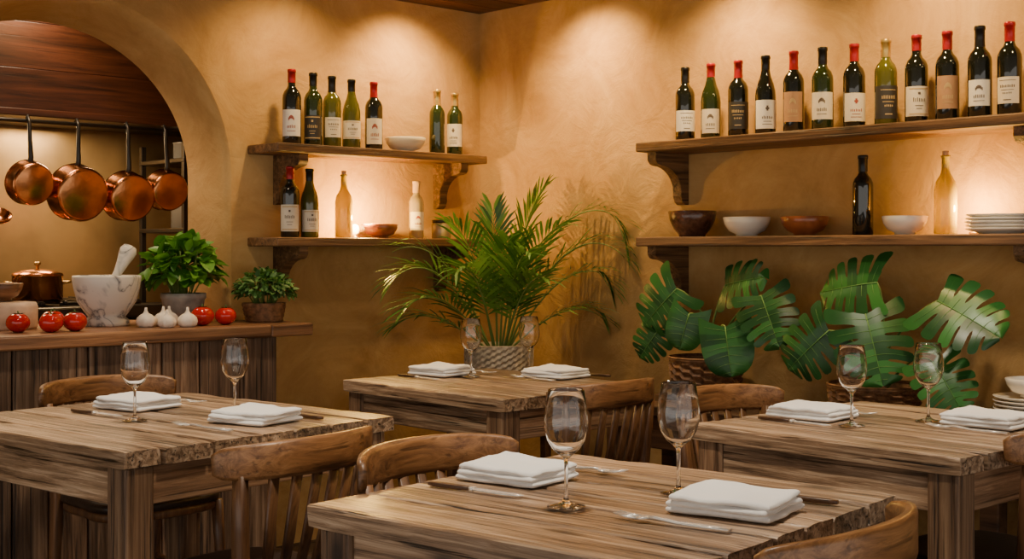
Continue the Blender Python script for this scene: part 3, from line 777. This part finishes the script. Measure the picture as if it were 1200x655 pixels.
# ------------------------------------------------------------------ chairs
def chair(x, y, rot):
    mb = MB()
    n = 40; sw, sd = .215, .21
    def outline(k, s=1.0):
        a = 2*math.pi*k/n; c, q = math.cos(a), math.sin(a); e = .55
        px = math.copysign(abs(c)**e, c)*sw*s*(1.0 if q > 0 else .93); py = math.copysign(abs(q)**e, q)*sd*s
        return px, py
    rs = [(.96, .43), (1.0, .436), (1.0, .450), (.97, .459), (.88, .462), (.55, .456), (0.01, .453)]
    vs = [(0, 0, .43)]; fs = []
    for (s_, z) in rs:
        for k in range(n): px, py = outline(k, s_); vs.append((px, py, z))
    for k in range(n): fs.append((0, 1+(k+1) % n, 1+k))
    for i in range(len(rs)-1):
        for k in range(n): a = 1+i*n; fs.append((a+k, a+(k+1) % n, a+n+(k+1) % n, a+n+k))
    mb.add(vs, fs, M_seat)
    mb.add([(p[0]*.97, p[1]*.97, p[2]-.027) for p in vs], fs, M_chairz)
    for sx in (-1, 1):
        mb.tube([(sx*.175, .165, .43), (sx*.18, .172, .3), (sx*.188, .185, 0)], [.019, .017, .013], M_chairz, 10)
        mb.sweep([(sx*.185, -.225, 0), (sx*.178, -.195, .2), (sx*.175, -.185, .43), (sx*.187, -.195, .6), (sx*.196, -.205, .73)], [.026, .028, .030, .028, .024], [.034, .036, .038, .034, .03], M_chairz, up=Vector((0, 1, 0)))
    for sx in (-1, 1): mb.tube([(sx*.184, .178, .17), (sx*.18, -.2, .2)], .010, M_chairz, 8)
    mb.tube([(-.183, -.01, .185), (.183, -.01, .185)], .010, M_chairz, 8)
    mb.tube([(-.185, .175, .25), (.185, .175, .25)], .010, M_chairz, 8)
    pts = []; th = []; hs = []; nn = 24
    for i in range(nn+1):
        u = -1+2*i/nn; a = u*R(68)
        pts.append((.238*math.sin(a)/math.sin(R(68)), -.165-.105*(math.cos(a)-math.cos(R(68)))/(1-math.cos(R(68))), .752+.008*(1-u*u)))
        th.append(.021-.004*abs(u)**6); hs.append(.080*(1-.20*abs(u)**3-.25*abs(u)**20))
    mb.sweep(pts, th, hs, M_chair)
    for i in range(6):
        xx = -.135+.054*i; a = math.asin(max(-1, min(1, xx/.238*math.sin(R(68)))))
        yt = -.165-.105*(math.cos(a)-math.cos(R(68)))/(1-math.cos(R(68)))
        mb.sweep([(xx*.85, -.19, .445), (xx*.95, (yt-.19)/2-.004, .58), (xx, yt, .73)], [.024, .028, .026], [.010, .010, .010], M_chairz, up=Vector((0, 1, 0)))
    return mb.build('bentwood_dining_chair', (x, y, 0), R(rot))
chair(-2.12, -.775, 184)
chair(-2.42, -1.88, 10)
chair(-2.245, -2.585, 186)
chair(-1.00, -1.53, 0)
chair(-.93, -2.335, 178)
chair(-2.33, -3.235, 8)
chair(-.95, -2.98, -2)

# ------------------------------------------------------------------ table ware
def wine_glass(x, y):
    mb = MB()
    outer = [(0, 0), (.030, 0), (.0345, .0012), (.034, .0025), (.02, .005), (.008, .009), (.0042, .016), (.0036, .04), (.0036, .075), (.0048, .086), (.012, .093), (.024, .103), (.034, .119), (.0395, .139), (.0398, .155), (.037, .178), (.0325, .209), (.0318, .2105)]
    inner = [(.0312, .209), (.0358, .178), (.0386, .155), (.0382, .139), (.0328, .120), (.023, .105), (.011, .0955), (0, .0935)]
    mb.lathe(outer+inner, M_glass, None, 40)
    return mb.build('wine_glass', (x, y, TOPZ+.0005))
for p in ((-2.394, -1.284), (-2.11, -1.324), (-2.393, -2.909), (-2.151, -2.968), (-.923, -.985), (-.665, -1.022), (-1.078, -2.665), (-.852, -2.758)): wine_glass(*p)
def napkin(x, y, rot, w=.17, d=.20, seed=0):
    mb = MB(); rn = random.Random(int(seed*10)+5)
    z = 0
    for i in range(3):
        t = .0125
        mb.cloth(w-.005*i+rn.uniform(-.004, .004), d-.005*i+rn.uniform(-.004, .004), t, M_napkin, (rn.uniform(-.003, .003), rn.uniform(-.003, .003), z), R(rn.uniform(-3, 3)), .001+.0018*i, seed=seed+i*3.1, lift=(.004 if i == 2 else 0))
        z += t*.84
    return mb.build('folded_napkin', (x, y, TOPZ+.001), R(rot))
for i, p in enumerate(((-2.25, -1.02, 12), (-2.165, -1.52, 18), (-2.26, -2.64, 12), (-2.205, -3.14, 14), (-.95, -.85, 5), (-.70, -1.20, 5), (-1.0, -2.49, 2), (-.80, -2.90, 3))): napkin(p[0], p[1], p[2], seed=i*5.3)
def fork(x, y, rot):
    mb = MB(); z = .005
    pts = [(0, -.105, z), (0, -.065, z), (0, -.01, z), (0, .03, z+.004), (0, .045, z+.003)]
    mb.sweep(pts, [.017, .016, .010, .009, .012], [.005]*5, M_steel)
    mb.sweep([(0, .043, z+.003), (0, .052, z+.002), (0, .064, z+.001)], [.013, .025, .027], [.004]*3, M_steel)
    for k in range(4):
        xx = -.0107+k*.00713; mb.sweep([(xx, .062, z+.001), (xx, .085, z+.002), (xx, .108, z+.006)], [.0046, .0042, .0024], [.0035, .003, .002], M_steel)
    return mb.build('dinner_fork', (x, y, TOPZ), R(rot))
def knife(x, y, rot):
    mb = MB(); z = .005
    mb.sweep([(0, -.115, z), (0, -.10, z), (0, -.04, z), (0, -.008, z)], [.009, .016, .015, .012], [.007, .009, .009, .007], M_knifeh)
    mb.sweep([(0, -.012, z), (0, -.004, z)], [.015, .015], [.009, .008], M_steel)
    mb.sweep([(0, -.007, z), (0, .01, z), (.001, .07, z), (-.001, .10, z), (-.004, .112, z)], [.012, .020, .021, .016, .003], [.004, .003, .0025, .0025, .0015], M_steel)
    return mb.build('dinner_knife', (x, y, TOPZ), R(rot))
fork(-2.345, -1.555, 12); knife(-2.03, -1.50, 8); knife(-2.41, -1.09, 190); fork(-2.09, -.98, 190)
fork(-2.375, -3.14, 12); knife(-2.045, -3.12, 10); knife(-2.415, -2.69, 190); fork(-2.095, -2.66, 190)
knife(-1.10, -.90, 180); fork(-.81, -.88, 180); fork(-.835, -1.22, 0); knife(-.665+.095, -1.23, 0)
knife(-1.14, -2.53, 180); fork(-.87, -2.50, 180); fork(-.95, -2.92, 3); knife(-.67, -2.90, 2)

# ------------------------------------------------------------------ lights
def downlight(x, y, tx, ty, tz, e, size=95, col=(1, .65, .25), rad=.03, blend=1.0):
    mb = MB()
    mb.lathe([(.034, .0), (.05, -.004), (.052, .0), (.052, .003), (.034, .006)], M_puck, None, 28)
    mb.lathe([(0, .002), (.034, .002)], M_bulb, None, 24)
    ob = mb.build('ceiling_downlight', (x, y, CZ-.004))
    l = bpy.data.lights.new('spot', 'SPOT'); l.energy = e; l.color = col; l.spot_size = R(size); l.spot_blend = blend; l.shadow_soft_size = rad
    lo = bpy.data.objects.new('spot', l); scene.collection.objects.link(lo); lo.parent = ob
    v = Vector((tx-x, ty-y, tz-(CZ-.03))); lo.location = (0, 0, -.02); lo.rotation_euler = v.to_track_quat('-Z', 'Y').to_euler()
downlight(-.50, -.29, -.48, 0, 1.65, 60, 118)
downlight(-1.10, -.38, -1.10, 0, 1.6, 26, 120)
downlight(-.29, -.76, 0, -.76, 1.65, 58, 118)
downlight(-.33, -1.55, 0, -1.55, 1.55, 56, 120)
downlight(-.40, -2.35, 0, -2.35, 1.55, 44, 125)
downlight(-.42, -3.1, 0, -3.1, 1.6, 32, 125)
for (x, y, e) in ((-2.3, -2.8, 110), (-2.3, -1.4, 100), (-1.0, -1.2, 50), (-1.0, -2.75, 90)):
    downlight(x, y, x+.05, y+.05, 0, e, 100, (1, .84, .64), .07, .9)  # unseen downlights added above the tables, standing in for soft room light
downlight(-1.9, -.5, -1.9, -.1, .7, 30, 110, (1, .78, .52), .05)
for x in (-1.5, -2.1):  # unseen area fills added under the hood to brighten the backsplash metal
    l = bpy.data.lights.new('hood_fill_light', 'AREA'); l.energy = 11; l.size = .25; l.color = (1, .68, .34)
    lo = bpy.data.objects.new('hood_fill_light', l); scene.collection.objects.link(lo); lo.location = (x, 1.0, 1.76)
l = bpy.data.lights.new('kitchen_light', 'AREA'); l.energy = 9; l.size = .3; l.color = (1, .75, .48)
lo = bpy.data.objects.new('kitchen_light', l); scene.collection.objects.link(lo); lo.location = (-1.9, .45, 2.28)

w = bpy.data.worlds.new('World'); scene.world = w; w.use_nodes = True
bg = w.node_tree.nodes['Background']; bg.inputs[0].default_value = (1.0, .92, .82, 1); bg.inputs[1].default_value = 1.35

# ------------------------------------------------------------------ camera
cam = bpy.data.cameras.new('Camera'); co = bpy.data.objects.new('Camera', cam); scene.collection.objects.link(co)
co.location = (-4.068, -4.550, 1.21)
co.rotation_euler = (R(90), 0, -math.atan2(.685, .729))
cam.sensor_width = 36; cam.lens = 46.0; cam.shift_y = -34.5/1200
cam.clip_start = .05
scene.camera = co
